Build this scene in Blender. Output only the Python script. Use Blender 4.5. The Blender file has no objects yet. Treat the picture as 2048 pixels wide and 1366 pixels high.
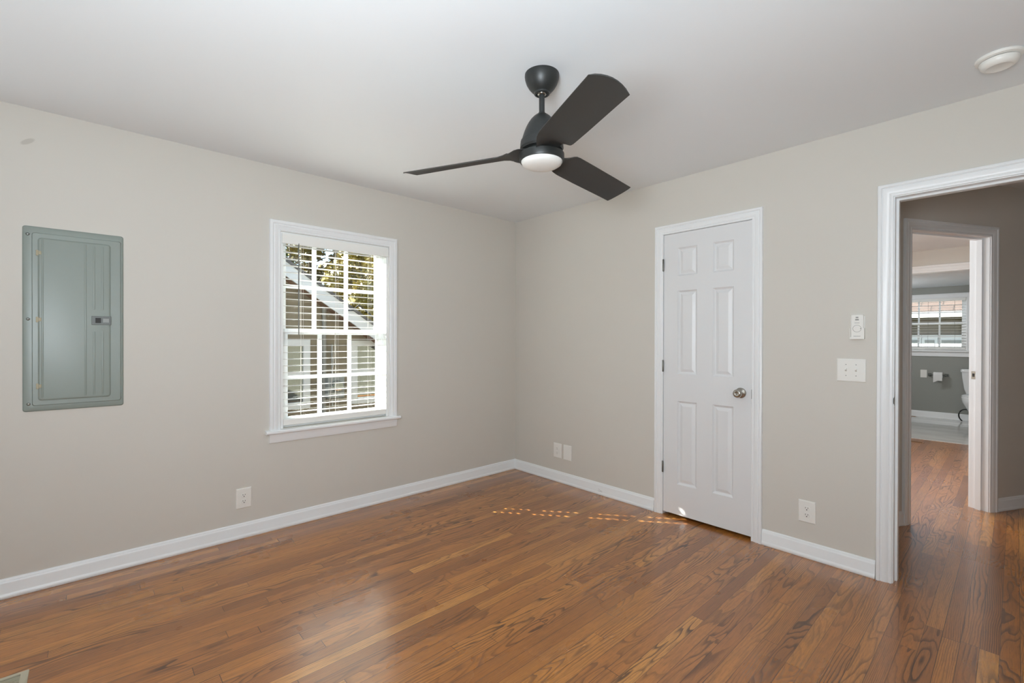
import bpy, bmesh, math, random
from mathutils import Vector, Matrix
random.seed(7)
S = bpy.context.scene
COL = S.collection

# ------------------------------------------------------------------ camera
cam_d = bpy.data.cameras.new('camera')
cam_d.sensor_fit = 'HORIZONTAL'; cam_d.sensor_width = 36.0
F_PX = 921.471149
cam_d.lens = 36.0 * F_PX / 2048.0
cam_d.clip_start = 0.02; cam_d.clip_end = 200
cam = bpy.data.objects.new('camera', cam_d); COL.objects.link(cam)
yaw, pitch, roll = math.radians(47.56418869), math.radians(-0.21785822), math.radians(0.13119256)
fw = Vector((-math.sin(yaw), math.cos(yaw), 0)); rt = Vector((math.cos(yaw), math.sin(yaw), 0)); up = Vector((0, 0, 1))
Fv = fw * math.cos(pitch) + up * math.sin(pitch)
Uv = -fw * math.sin(pitch) + up * math.cos(pitch)
R2 = rt * math.cos(roll) + Uv * math.sin(roll)
U2 = -rt * math.sin(roll) + Uv * math.cos(roll)
M = Matrix.Identity(4)
for i in range(3):
    M[i][0] = R2[i]; M[i][1] = U2[i]; M[i][2] = -Fv[i]
M.translation = Vector((3.35674962, -3.11337939, 1.27797957))
cam.matrix_world = M
S.camera = cam

# ------------------------------------------------------------------ exposure
S.view_settings.view_transform = 'Standard'
S.view_settings.look = 'None'
S.view_settings.exposure = 0.0
S.view_settings.gamma = 1.0
S.view_settings.use_curve_mapping = False
try:
    S.cycles.use_denoising = True
    S.cycles.max_bounces = 14
    S.cycles.diffuse_bounces = 7
    S.cycles.transparent_max_bounces = 24
    S.cycles.caustics_reflective = False
    S.cycles.caustics_refractive = False
    S.cycles.sample_clamp_indirect = 6.0
except Exception:
    pass

# ------------------------------------------------------------------ sky and sun
SUN_ALT = math.radians(38.0)
SUN_TRAVEL = Vector((0.782 * math.cos(SUN_ALT), 0.623 * math.cos(SUN_ALT), -math.sin(SUN_ALT)))
W = bpy.data.worlds.new('sky'); S.world = W; W.use_nodes = True
wn = W.node_tree.nodes; wl = W.node_tree.links
for n in list(wn): wn.remove(n)
wo = wn.new('ShaderNodeOutputWorld'); wb = wn.new('ShaderNodeBackground'); ws = wn.new('ShaderNodeTexSky')
ws.sky_type = 'NISHITA'; ws.sun_disc = False; ws.sun_elevation = SUN_ALT
ws.sun_rotation = math.atan2(-SUN_TRAVEL.x, -SUN_TRAVEL.y)
wb.inputs['Strength'].default_value = 0.40
wl.new(ws.outputs[0], wb.inputs['Color']); wl.new(wb.outputs[0], wo.inputs['Surface'])

def lamp(name, kind, loc, direction, energy, color=(1, 1, 1), sx=1.0, sy=1.0):
    d = bpy.data.lights.new(name, kind); d.energy = energy; d.color = color
    if kind == 'AREA':
        d.shape = 'RECTANGLE'; d.size = sx; d.size_y = sy
    o = bpy.data.objects.new(name, d); COL.objects.link(o)
    o.location = loc
    o.rotation_euler = Vector(direction).to_track_quat('-Z', 'Y').to_euler()
    return o
sun = lamp('sun', 'SUN', (-6, -6, 9), SUN_TRAVEL, 36.0, (1.0, 0.965, 0.91))
sun.data.angle = math.radians(0.53)
# unseen fill lamps added for brightness, plus daylight from the far room's left window
FILL_TINT = (0.845, 0.934, 1.0)  # tint of the added fill lamps
lamp('fill_left_niche', 'AREA', (-0.12, -4.37, 1.42), (1, 0.12, 0.08), 16, FILL_TINT, 1.0, 1.25)  # unseen fill added in a closed wall niche, no window there
lamp('fill_ceiling', 'AREA', (3.35, -3.55, 1.35), (-0.42, 0.56, 0.72), 57, FILL_TINT, 0.7, 0.7)  # added fill aimed at the ceiling from behind the camera
lamp('fill_corner', 'AREA', (3.1, -3.7, 1.35), (-0.62, 0.70, 0.35), 24, FILL_TINT, 0.6, 0.6)  # second added fill, aimed lower towards the room corner
lamp('daylight_far_room', 'AREA', (0.42, 1.75, 1.5), (1, 0.1, 0.0), 58, (0.92, 0.96, 1.0), 1.2, 1.3)
lamp('fill_far_room', 'AREA', (2.35, 2.75, 2.36), (0, 0, -1), 30, (1.0, 0.97, 0.93), 0.4, 0.4)  # added overhead fill to brighten the far room floor, no known fixture
lamp('fill_bathroom', 'AREA', (1.45, 5.9, 1.9), (1, 0.2, -0.3), 13, (0.92, 0.96, 1.0), 0.3, 0.3)  # added unseen fill lifting the dim bathroom, no known fixture

# ------------------------------------------------------------------ materials
def srgb(r, g, b):
    f = lambda c: (c / 255 / 12.92) if c / 255 <= 0.04045 else ((c / 255 + 0.055) / 1.055) ** 2.4
    return (f(r), f(g), f(b), 1.0)

class NT:
    def __init__(s, name):
        s.m = bpy.data.materials.new(name); s.m.use_nodes = True
        s.t = s.m.node_tree; s.n = s.t.nodes; s.l = s.t.links
        s.b = s.n.get('Principled BSDF'); s.out = s.n.get('Material Output')
    def node(s, typ, **kw):
        n = s.n.new(typ)
        for k, v in kw.items(): setattr(n, k, v)
        return n
    def put(s, sock, v):
        if isinstance(v, bpy.types.NodeSocket): s.l.new(v, sock)
        else: sock.default_value = v
    def math(s, op, a, b=0.0, c=None, clamp=False):
        n = s.node('ShaderNodeMath', operation=op, use_clamp=clamp)
        s.put(n.inputs[0], a); s.put(n.inputs[1], b)
        if c is not None: s.put(n.inputs[2], c)
        return n.outputs[0]
    def comb(s, x, y, z=0.0):
        n = s.node('ShaderNodeCombineXYZ')
        s.put(n.inputs[0], x); s.put(n.inputs[1], y); s.put(n.inputs[2], z)
        return n.outputs[0]
    def pos(s):
        n = s.node('ShaderNodeTexCoord')
        x = s.node('ShaderNodeSeparateXYZ'); s.l.new(n.outputs['Object'], x.inputs[0])
        return n.outputs['Object'], x.outputs[0], x.outputs[1], x.outputs[2]
    def noise(s, vec, scale, detail=2.0, rough=0.5, dist=0.0):
        n = s.node('ShaderNodeTexNoise')
        s.put(n.inputs['Vector'], vec); n.inputs['Scale'].default_value = scale
        n.inputs['Detail'].default_value = detail; n.inputs['Roughness'].default_value = rough
        n.inputs['Distortion'].default_value = dist
        return n.outputs['Fac']
    def white(s, vec):
        n = s.node('ShaderNodeTexWhiteNoise', noise_dimensions='3D')
        s.put(n.inputs['Vector'], vec)
        return n.outputs['Value']
    def step(s, v, lo, hi, a=0.0, b=1.0):
        n = s.node('ShaderNodeMapRange', interpolation_type='SMOOTHSTEP')
        s.put(n.inputs['Value'], v)
        n.inputs['From Min'].default_value = lo; n.inputs['From Max'].default_value = hi
        n.inputs['To Min'].default_value = a; n.inputs['To Max'].default_value = b
        return n.outputs['Result']
    def mix(s, f, a, b, mode='MIX'):
        n = s.node('ShaderNodeMix', data_type='RGBA', blend_type=mode)
        s.put(n.inputs[0], f); s.put(n.inputs[6], a); s.put(n.inputs[7], b)
        return n.outputs[2]
    def ramp(s, f, stops):
        n = s.node('ShaderNodeValToRGB'); s.put(n.inputs[0], f)
        e = n.color_ramp.elements
        while len(e) < len(stops): e.new(0.5)
        for k, (p, c) in enumerate(stops): e[k].position = p; e[k].color = c
        return n.outputs[0]
    def bump(s, h, strength, dist):
        n = s.node('ShaderNodeBump'); n.inputs['Strength'].default_value = strength
        n.inputs['Distance'].default_value = dist; s.put(n.inputs['Height'], h)
        s.l.new(n.outputs[0], s.b.inputs['Normal'])

def paint(name, col, rough=0.5, metal=0.0, bump=0.0, bscale=300.0, var=0.0, spec=0.5):
    t = NT(name)
    t.b.inputs['Roughness'].default_value = rough; t.b.inputs['Metallic'].default_value = metal
    t.b.inputs['Specular IOR Level'].default_value = spec
    v, x, y, z = t.pos()
    if var > 0:
        n = t.noise(v, 2.3, 3)
        c2 = tuple(max(0, k * (1 - var)) for k in col[:3]) + (1,)
        t.l.new(t.mix(n, c2, col), t.b.inputs['Base Color'])
    else:
        t.b.inputs['Base Color'].default_value = col
    if bump > 0: t.bump(t.noise(v, bscale, 2), bump, 0.0006)
    return t.m

WALLC = srgb(209, 205, 197)
def wall_mat(name, stain=False):
    t = NT(name); v, x, y, z = t.pos()
    t.b.inputs['Roughness'].default_value = 0.6; t.b.inputs['Specular IOR Level'].default_value = 0.3
    base = t.mix(t.noise(v, 1.7, 3), srgb(207, 203, 195), WALLC)
    if stain:      # one greyish scuff high on the wall beside the breaker panel
        dy = t.math('ADD', y, 3.347); dz = t.math('SUBTRACT', z, 2.269)
        a = t.math('ADD', t.math('MULTIPLY', dy, 0.80), t.math('MULTIPLY', dz, 0.60))
        b = t.math('SUBTRACT', t.math('MULTIPLY', dz, 0.80), t.math('MULTIPLY', dy, 0.60))
        q = t.math('ADD', t.math('POWER', t.math('DIVIDE', a, 0.031), 2.0), t.math('POWER', t.math('DIVIDE', b, 0.012), 2.0))
        base = t.mix(t.step(q, 0.45, 1.3, 0.55, 0.0), base, srgb(172, 167, 158))
    t.l.new(base, t.b.inputs['Base Color'])
    t.bump(t.noise(v, 260, 2), 0.12, 0.0006)
    return t.m
M_WALL = wall_mat('greige_wall_paint')
M_WALLS = wall_mat('greige_wall_paint_scuffed', True)
M_BATHWALL = paint('grey_bathroom_paint', srgb(150, 152, 146), 0.6, var=0.04)
M_CEIL = paint('white_ceiling_paint', srgb(232, 236, 239), 0.55, bump=0.12, bscale=60, spec=0.3)
M_TRIM = paint('white_trim_enamel', srgb(235, 237, 238), 0.32)
M_DOOR = paint('white_door_enamel', srgb(224, 225, 226), 0.38, bump=0.06, bscale=180)
M_BLIND = paint('white_blind_slats', srgb(240, 240, 236), 0.35)
M_VINYL = paint('white_vinyl_sash', srgb(240, 242, 242), 0.35)
M_CORD = paint('white_cord', srgb(232, 230, 224), 0.8)
M_WAND = paint('grey_clear_wand', srgb(118, 118, 114), 0.15)
M_PLATE = paint('white_plastic_plate', srgb(233, 232, 227), 0.3)
M_SLOT = paint('dark_slot', srgb(40, 38, 36), 0.6)
M_PLINE = paint('grey_print', srgb(150, 150, 146), 0.5)
M_PANEL = paint('grey_green_enamel', srgb(136, 145, 138), 0.36, var=0.05, spec=0.5)
M_LATCH = paint('grey_latch', srgb(92, 96, 92), 0.4)
M_BRASS = paint('tarnished_hinge', srgb(160, 150, 126), 0.55, 0.2)
M_SCREW = paint('screw_steel', srgb(140, 142, 138), 0.35, 0.8)
M_STEEL = paint('brushed_nickel', srgb(176, 172, 164), 0.24, 1.0)
M_DSTEEL = paint('dark_hinge_steel', srgb(116, 114, 108), 0.35, 0.9)
M_FAN = paint('matte_black_fan', srgb(36, 38, 37), 0.42, bump=0.03)
M_FANB = paint('charcoal_blade', srgb(52, 51, 49), 0.5, bump=0.08, bscale=90)
M_LENS = paint('frosted_lens', srgb(232, 232, 228), 0.35)
M_REG = paint('beige_register_metal', srgb(178, 170, 148), 0.4)
M_REGD = paint('register_duct_dark', srgb(42, 40, 34), 0.8)
M_BREG = paint('brown_register_metal', srgb(134, 98, 66), 0.4)
M_PORC = paint('white_porcelain', srgb(228, 230, 230), 0.12)
M_PAPER = paint('toilet_paper', srgb(230, 230, 228), 0.9)
M_RUBBER = paint('black_rubber_hose', srgb(28, 28, 28), 0.5)
M_FASCIA = paint('white_fascia_paint', srgb(232, 233, 231), 0.5)
M_BLACKCABLE = paint('black_cable', srgb(30, 30, 30), 0.5)
M_PIPE = paint('grey_downspout', srgb(150, 148, 142), 0.4)
M_METER = paint('grey_meter_box', srgb(150, 153, 150), 0.5)
M_BARK = paint('tree_bark', srgb(92, 78, 62), 0.9, var=0.3)

def glass(name, tint=(1, 1, 1, 1)):
    t = NT(name); t.n.remove(t.b)
    tr = t.node('ShaderNodeBsdfTransparent'); tr.inputs[0].default_value = tint
    gl = t.node('ShaderNodeBsdfGlossy'); gl.inputs['Roughness'].default_value = 0.02
    lw = t.node('ShaderNodeLayerWeight'); lw.inputs['Blend'].default_value = 0.5
    fr = t.node('ShaderNodeMath', operation='MULTIPLY_ADD')
    t.l.new(t.math('POWER', lw.outputs['Facing'], 5.0), fr.inputs[0]); fr.inputs[1].default_value = 0.9; fr.inputs[2].default_value = 0.04
    mx = t.node('ShaderNodeMixShader')
    t.l.new(fr.outputs[0], mx.inputs[0]); t.l.new(tr.outputs[0], mx.inputs[1]); t.l.new(gl.outputs[0], mx.inputs[2])
    t.l.new(mx.outputs[0], t.out.inputs['Surface'])
    return t.m
M_GLASS = glass('window_glass', (0.96, 0.98, 0.97, 1))
M_MIRRORGLASS = paint('reflective_house_glass', srgb(150, 155, 150), 0.03, 0.75)

def floor_mat():
    t = NT('red_oak_strip_floor'); v, x, y, z = t.pos()
    PW = 0.0572
    u = t.math('DIVIDE', x, PW)
    row = t.math('FLOOR', u); fx = t.math('FRACT', u)
    r0 = t.white(t.comb(row, 3.1, 1.7)); r1 = t.white(t.comb(row, 9.3, 4.1))
    L = t.math('MULTIPLY_ADD', r0, 0.9, 0.75)
    yo = t.math('ADD', t.math('DIVIDE', y, L), t.math('MULTIPLY', r1, 31.7))
    idx = t.math('FLOOR', yo); fy = t.math('FRACT', yo)
    a = t.white(t.comb(row, idx, 0.5)); b = t.white(t.comb(row, idx, 7.5))
    c = t.white(t.comb(row, idx, 13.5)); d = t.white(t.comb(row, idx, 23.5))
    # growth rings: contours of a field stretched along the strip
    gv = t.comb(t.math('MULTIPLY_ADD', a, 90.0, t.math('MULTIPLY', x, 9.5)),
                t.math('MULTIPLY_ADD', b, 70.0, t.math('MULTIPLY', y, 1.55)), t.math('MULTIPLY', c, 50.0))
    n1 = t.noise(gv, 1.0, 2.2, 0.42, 0.35)
    wob = t.noise(t.comb(t.math('MULTIPLY', x, 60.0), t.math('MULTIPLY', y, 22.0), a), 1.0, 2.0)
    straight = t.math('MULTIPLY', t.math('POWER', d, 2.0), 11.0)
    k = t.math('MULTIPLY_ADD', d, -9.0, 15.0)
    ring = t.math('ADD', t.math('MULTIPLY', n1, k), t.math('MULTIPLY', fx, straight))
    ring = t.math('MULTIPLY_ADD', wob, 0.18, ring)
    fr = t.math('FRACT', ring)
    early = t.math('MULTIPLY', t.step(fr, 0.46, 0.90), t.step(fr, 0.93, 1.0, 1.0, 0.0))
    amt = t.step(t.noise(t.comb(t.math('MULTIPLY', x, 8.0), t.math('MULTIPLY', y, 2.0), c), 1.0, 2.0), 0.32, 0.62, 0.25, 1.0)
    early = t.math('MULTIPLY', early, t.math('MULTIPLY', amt, t.math('MULTIPLY_ADD', c, 0.55, 0.5)))
    pores = t.noise(t.comb(t.math('MULTIPLY', x, 820.0), t.math('MULTIPLY', y, 26.0), b), 1.0, 1.0)
    pores = t.step(pores, 0.52, 0.70)
    fleck = t.noise(t.comb(t.math('MULTIPLY', x, 150.0), t.math('MULTIPLY', y, 7.0), a), 1.0, 3.0)
    base = t.ramp(a, [(0.0, srgb(148, 90, 40)), (0.18, srgb(168, 104, 47)), (0.5, srgb(181, 115, 52)),
                      (0.84, srgb(190, 124, 57)), (1.0, srgb(206, 142, 70))])
    base = t.mix(t.step(fleck, 0.35, 0.75, 0.0, 0.45), base, srgb(118, 80, 46))
    base = t.mix(t.math('MULTIPLY', pores, 0.40), base, srgb(92, 60, 36))
    base = t.mix(t.math('MULTIPLY', early, 0.88, clamp=True), base, srgb(70, 43, 25))
    # seams between strips and at butt ends
    ex = t.math('MULTIPLY', t.math('MINIMUM', fx, t.math('SUBTRACT', 1.0, fx)), PW)
    ey = t.math('MULTIPLY', t.math('MINIMUM', fy, t.math('SUBTRACT', 1.0, fy)), L)
    seam = t.math('MAXIMUM', t.step(ex, 0.0004, 0.0016, 1.0, 0.0), t.step(ey, 0.0005, 0.0018, 1.0, 0.0))
    sk = t.math('MULTIPLY', seam, t.math('MULTIPLY_ADD', r1, 0.5, 0.5))
    base = t.mix(sk, base, srgb(52, 33, 22))
    t.l.new(base, t.b.inputs['Base Color'])
    wear = t.noise(v, 2.2, 3)
    t.l.new(t.math('ADD', t.math('MULTIPLY_ADD', wear, 0.10, 0.235), t.math('MULTIPLY', early, 0.08)), t.b.inputs['Roughness'])
    t.b.inputs['Specular IOR Level'].default_value = 0.5
    t.b.inputs['Coat Weight'].default_value = 0.65; t.b.inputs['Coat Roughness'].default_value = 0.19; t.b.inputs['Coat IOR'].default_value = 1.55
    h = t.math('ADD', t.math('MULTIPLY', seam, -1.0), t.math('MULTIPLY', early, -0.25))
    h = t.math('MULTIPLY_ADD', t.noise(t.comb(t.math('MULTIPLY', x, 16.0), t.math('MULTIPLY', y, 7.0), r0), 1.0, 2.0), 0.9, h)
    t.bump(h, 0.22, 0.0012)
    return t.m
M_FLOOR = floor_mat()

def tile_mat():
    t = NT('pale_bathroom_tile'); v, x, y, z = t.pos()
    n = t.noise(t.comb(t.math('MULTIPLY', x, 1.6), t.math('MULTIPLY', y, 6.0), 0.0), 1.0, 4, 0.6, 0.6)
    t.l.new(t.ramp(n, [(0.3, srgb(214, 214, 211)), (0.6, srgb(196, 196, 193)), (0.75, srgb(206, 206, 203))]), t.b.inputs['Base Color'])
    t.b.inputs['Roughness'].default_value = 0.08
    return t.m
M_TILE = tile_mat()

def siding_mat(name, c1, c2, pitch=0.11, warm=None):
    t = NT(name); v, x, y, z = t.pos()
    f = t.math('FRACT', t.math('DIVIDE', z, pitch))
    base = t.mix(t.noise(t.comb(x, y, t.math('MULTIPLY', z, 9)), 3.0, 3), c1, c2)
    line = t.step(f, 0.90, 0.97)
    t.l.new(t.mix(t.math('MULTIPLY', line, 0.5), base, srgb(90, 84, 74)), t.b.inputs['Base Color'])
    t.b.inputs['Roughness'].default_value = 0.6
    t.bump(f, 0.8, 0.012)
    return t.m
M_SIDING = siding_mat('tan_lap_siding', srgb(146, 135, 114), srgb(136, 124, 103))
M_CREAM = siding_mat('cream_lap_siding', srgb(118, 114, 102), srgb(110, 106, 95))
M_TAUPE = siding_mat('taupe_lap_siding', srgb(128, 118, 106), srgb(118, 108, 98))
M_SOFFIT = paint('red_brown_soffit', srgb(150, 112, 88), 0.7, var=0.1)

def shingle_mat(name, ca, cb, mortar, bw=0.30, bh=0.12):
    t = NT(name); v, x, y, z = t.pos()
    n = t.node('ShaderNodeTexBrick')
    n.inputs['Scale'].default_value = 1.0
    n.inputs['Brick Width'].default_value = bw; n.inputs['Row Height'].default_value = bh
    n.inputs['Mortar Size'].default_value = 0.012
    n.inputs['Color1'].default_value = ca; n.inputs['Color2'].default_value = cb; n.inputs['Mortar'].default_value = mortar
    t.l.new(t.comb(x, z, 0.0), n.inputs['Vector'])
    t.l.new(n.outputs['Color'], t.b.inputs['Base Color'])
    t.b.inputs['Roughness'].default_value = 0.8
    return t.m
M_SHINGLE = shingle_mat('pinkish_shingle_roof', srgb(84, 71, 64), srgb(74, 62, 56), srgb(46, 39, 35), 0.42, 0.145)
M_ROOF = paint('grey_roof', srgb(110, 106, 102), 0.85, var=0.2)

def leaf_mat(name, c1, c2, c3):
    t = NT(name); v, x, y, z = t.pos()
    n = t.noise(v, 6.0, 4, 0.7)
    t.l.new(t.ramp(n, [(0.30, c1), (0.5, c2), (0.68, c3)]), t.b.inputs['Base Color'])
    t.b.inputs['Roughness'].default_value = 0.55
    return t.m
M_LEAF_Y = leaf_mat('autumn_yellow_leaves', srgb(84, 80, 34), srgb(142, 128, 44), srgb(172, 152, 62))
M_LEAF_O = leaf_mat('olive_leaves', srgb(66, 66, 36), srgb(118, 106, 46), srgb(150, 132, 62))
M_LEAF_G = leaf_mat('green_leaves', srgb(48, 58, 26), srgb(86, 98, 38), srgb(132, 134, 58))
def ground_mat():
    t = NT('lawn_and_soil'); v, x, y, z = t.pos()
    t.l.new(t.ramp(t.noise(v, 1.4, 6, 0.65), [(0.3, srgb(70, 62, 46)), (0.55, srgb(62, 66, 38)), (0.75, srgb(82, 82, 54))]), t.b.inputs['Base Color'])
    t.b.inputs['Roughness'].default_value = 0.95
    return t.m
M_GROUND = ground_mat()

# ------------------------------------------------------------------ mesh helpers
class MB:
    def __init__(s): s.v = []; s.f = []; s.mi = []
    def quad(s, pts, m=0):
        k = len(s.v); s.v += [tuple(p) for p in pts]; s.f.append(tuple(range(k, k + len(pts)))); s.mi.append(m)
    def box(s, lo, hi, m=0, T=None):
        x0, y0, z0 = lo; x1, y1, z1 = hi
        p = [(x0, y0, z0), (x1, y0, z0), (x1, y1, z0), (x0, y1, z0), (x0, y0, z1), (x1, y0, z1), (x1, y1, z1), (x0, y1, z1)]
        if T: p = [T(*q) for q in p]
        k = len(s.v); s.v += [tuple(q) for q in p]
        for f in ((0, 3, 2, 1), (4, 5, 6, 7), (0, 1, 5, 4), (1, 2, 6, 5), (2, 3, 7, 6), (3, 0, 4, 7)):
            s.f.append(tuple(k + i for i in f)); s.mi.append(m)
    def grid(s, rows, m=0, close_u=False, close_v=False, cap0=False, cap1=False):
        k = len(s.v); nu = len(rows); nv = len(rows[0])
        for r in rows: s.v += [tuple(q) for q in r]
        for i in range(nu if close_u else nu - 1):
            for j in range(nv if close_v else nv - 1):
                a = k + i * nv + j; b = k + i * nv + (j + 1) % nv
                c = k + ((i + 1) % nu) * nv + (j + 1) % nv; d = k + ((i + 1) % nu) * nv + j
                s.f.append((a, b, c, d)); s.mi.append(m)
        if cap0: s.f.append(tuple(k + j for j in range(nv))); s.mi.append(m)
        if cap1: s.f.append(tuple(k + (nu - 1) * nv + j for j in range(nv))); s.mi.append(m)
    def lathe(s, prof, c, axis='z', n=40, m=0, T=None):
        rows = []
        for r, h in prof:
            row = []
            for j in range(n):
                a = 2 * math.pi * j / n
                q = (r * math.cos(a), r * math.sin(a), h)
                if T: q = T(*q)
                row.append((q[0] + c[0], q[1] + c[1], q[2] + c[2]))
            rows.append(row)
        s.grid(rows, m, close_v=True, cap0=prof[0][0] > 1e-6, cap1=prof[-1][0] > 1e-6)
    def tube(s, pts, r, n=8, m=0, closed=False):
        pts = [Vector(p) for p in pts]; rows = []
        for i, p in enumerate(pts):
            a = pts[max(0, i - 1)]; b = pts[min(len(pts) - 1, i + 1)]
            if closed: a = pts[i - 1]; b = pts[(i + 1) % len(pts)]
            d = (b - a).normalized()
            ref = Vector((0, 0, 1)) if abs(d.z) < 0.9 else Vector((1, 0, 0))
            e1 = d.cross(ref).normalized(); e2 = d.cross(e1)
            rr = r[i] if isinstance(r, (list, tuple)) else r
            rows.append([p + e1 * rr * math.cos(2 * math.pi * j / n) + e2 * rr * math.sin(2 * math.pi * j / n) for j in range(n)])
        s.grid(rows, m, close_u=closed, close_v=True, cap0=not closed, cap1=not closed)
    def build(s, name, mats, parent=None, bevel=0.0, smooth=None, seg=2, merge=True):
        me = bpy.data.meshes.new(name); me.from_pydata(s.v, [], s.f)
        for m in (mats if isinstance(mats, (list, tuple)) else [mats]): me.materials.append(m)
        me.polygons.foreach_set('material_index', s.mi)
        bm = bmesh.new(); bm.from_mesh(me)
        if merge: bmesh.ops.remove_doubles(bm, verts=bm.verts, dist=1e-6)
        bmesh.ops.recalc_face_normals(bm, faces=bm.faces)
        if smooth is not None:
            for f in bm.faces: f.smooth = True
            for e in bm.edges:
                if len(e.link_faces) != 2 or e.calc_face_angle(0) > math.radians(smooth): e.smooth = False
        bm.to_mesh(me); bm.free()
        o = bpy.data.objects.new(name, me); COL.objects.link(o)
        if parent: o.parent = parent
        if bevel > 0:
            md = o.modifiers.new('edge', 'BEVEL'); md.width = bevel; md.segments = seg; md.limit_method = 'ANGLE'; md.angle_limit = math.radians(40)
            md.harden_normals = False
        return o

def tag(o, label=None, cat=None, group=None, kind=None):
    if label: o['label'] = label
    if cat: o['category'] = cat
    if group: o['group'] = group
    if kind: o['kind'] = kind
    return o
def struct(o, label, cat): return tag(o, label, cat, None, 'structure')
def empty(name, loc, label=None, cat=None, group=None, kind=None):
    o = bpy.data.objects.new(name, None); COL.objects.link(o); o.location = loc
    o.empty_display_size = 0.05
    return tag(o, label, cat, group, kind)
def keep(child, parent):     # parent but keep the place
    child.parent = parent
    child.matrix_parent_inverse = Matrix.Translation(-Vector(parent.location))
    return child

# wall frames: s along, z up, v out of the wall into the room
TL = lambda s, v, z: (v, s, z)            # window wall x=0
TR = lambda s, v, z: (s, -v, z)           # door wall y=0
def wall_boxes(mb, s0, s1, z0, z1, holes, v0, v1, T):
    cuts = sorted(holes)
    cur = s0
    for (a, b, c, d) in cuts:
        if a > cur: mb.box((cur, v0, z0), (a, v1, z1), T=T)
        if c > z0: mb.box((a, v0, z0), (b, v1, c), T=T)
        if d < z1: mb.box((a, v0, d), (b, v1, z1), T=T)
        cur = b
    if s1 > cur: mb.box((cur, v0, z0), (s1, v1, z1), T=T)
def casing(mb, s0, s1, z0, z1, prof, T, bottom=False):
    """profile (u outward from the opening, v off the wall), mitred round three or four sides"""
    def ring(u, v):
        if bottom: return [T(s0 - u, v, z0 - u), T(s0 - u, v, z1 + u), T(s1 + u, v, z1 + u), T(s1 + u, v, z0 - u)]
        return [T(s0 - u, v, z0), T(s0 - u, v, z1 + u), T(s1 + u, v, z1 + u), T(s1 + u, v, z0)]
    cols = [ring(u, v) for u, v in prof]
    n = len(prof); segs = [(0, 1), (1, 2), (2, 3)] + ([(3, 0)] if bottom else [])
    for a, b in segs:
        mb.grid([[cols[i][a] for i in range(n)], [cols[i][b] for i in range(n)]], close_v=True,
                cap0=(not bottom and a == 0), cap1=(not bottom and b == 3))
def prof_run(mb, prof, p0, p1, T):
    """extrude a (v, z) profile along s"""
    mb.grid([[T(p0, v, z) for v, z in prof], [T(p1, v, z) for v, z in prof]], close_v=True, cap0=True, cap1=True)

# ------------------------------------------------------------------ room shell
H = 2.44
GZ = -0.75
RX, RY = 3.90, -5.30
WIN = (-2.165, -1.375, 0.672, 2.005)       # opening in the window wall
DC = (1.592, 2.234, 0.0, 2.060)            # closet rough opening
DH = (2.915, 3.725, 0.0, 2.045)            # doorway to the hall

mb = MB(); mb.box((-0.2, -5.5, -0.12), (5.0, 4.83, 0.0))
struct(mb.build('floor', M_FLOOR), 'narrow strip red oak floor with brown stain and a soft sheen', 'floor')
mb = MB(); mb.box((-0.2, -5.5, H), (5.0, 4.95, H + 0.15))
struct(mb.build('ceiling', M_CEIL), 'smooth white painted ceiling over the bedroom', 'ceiling')
mb = MB(); wall_boxes(mb, RY, 0.12, 0, H, [(-4.89, -3.85, 0.76, 2.06), WIN], -0.15, 0, TL)
struct(mb.build('wall_left', M_WALLS), 'greige wall with the breaker panel and the blinds window', 'wall')
mb = MB(); wall_boxes(mb, 0.0, RX, 0, H, [DC, DH], -0.12, 0, TR)
struct(mb.build('wall_right', M_WALL), 'greige wall with the closet door and the open doorway', 'wall')
TB = lambda s, v, z: (s, RY + v, z)
mb = MB(); wall_boxes(mb, -0.15, RX + 0.15, 0, H, [(1.2, 2.7, 0.78, 2.1)], -0.15, 0, TB)
struct(mb.build('wall_back', M_WALL), 'greige wall behind the viewpoint', 'wall')
TS = lambda s, v, z: (RX - v, s, z)
mb = MB(); wall_boxes(mb, RY, 0.12, 0, H, [(-4.65, -3.15, 0.78, 2.1)], -0.15, 0, TS)
struct(mb.build('wall_side', M_WALL), 'greige wall beside the viewpoint', 'wall')

mb = MB(); mb.box((-0.3, RY - 0.19, GZ), (RX + 0.3, RY - 0.155, 2.9)); mb.box((RX + 0.155, RY, GZ), (RX + 0.19, 0.12, 2.9))  # unseen sheets added to close the back and side openings against sun
struct(mb.build('wall_sun_block', M_CREAM), 'unseen tan siding sheets added behind the viewpoint to keep sun out', 'wall')

# hall wall set at an angle, with its own doorway
P0 = Vector((2.85, 1.085)); dv = Vector((0.40, 0.79)).normalized(); nv = Vector((dv.y, -dv.x))
def TD(s, v, z):
    q = P0 + dv * s + nv * v
    return (q.x, q.y, z)
DD = (0.012, 0.838, 0.0, 2.062)
mb = MB(); wall_boxes(mb, -1.075, 2.1, 0, H, [DD], -0.115, 0, TD)
struct(mb.build('wall_hall', M_WALL), 'shaded greige hall wall seen through the doorway', 'wall')
mb = MB(); mb.box((4.75, 0.0, 0), (4.9, 3.4, H)); mb.box((3.7, 2.95, 0), (4.9, 3.07, H)); mb.box((3.9, 0.0, 0), (4.75, 0.12, H))
struct(mb.build('wall_hall_end', M_WALL), 'greige wall closing the hall', 'wall')
# closet box behind the closed door
mb = MB(); mb.box((1.25, 0.12, 0), (1.33, 0.75, H)); mb.box((2.26, 0.12, 0), (2.34, 0.75, H)); mb.box((1.25, 0.75, 0), (2.34, 0.83, H))
struct(mb.build('wall_closet', M_WALL), 'inside of the closet behind the door', 'wall')
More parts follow.
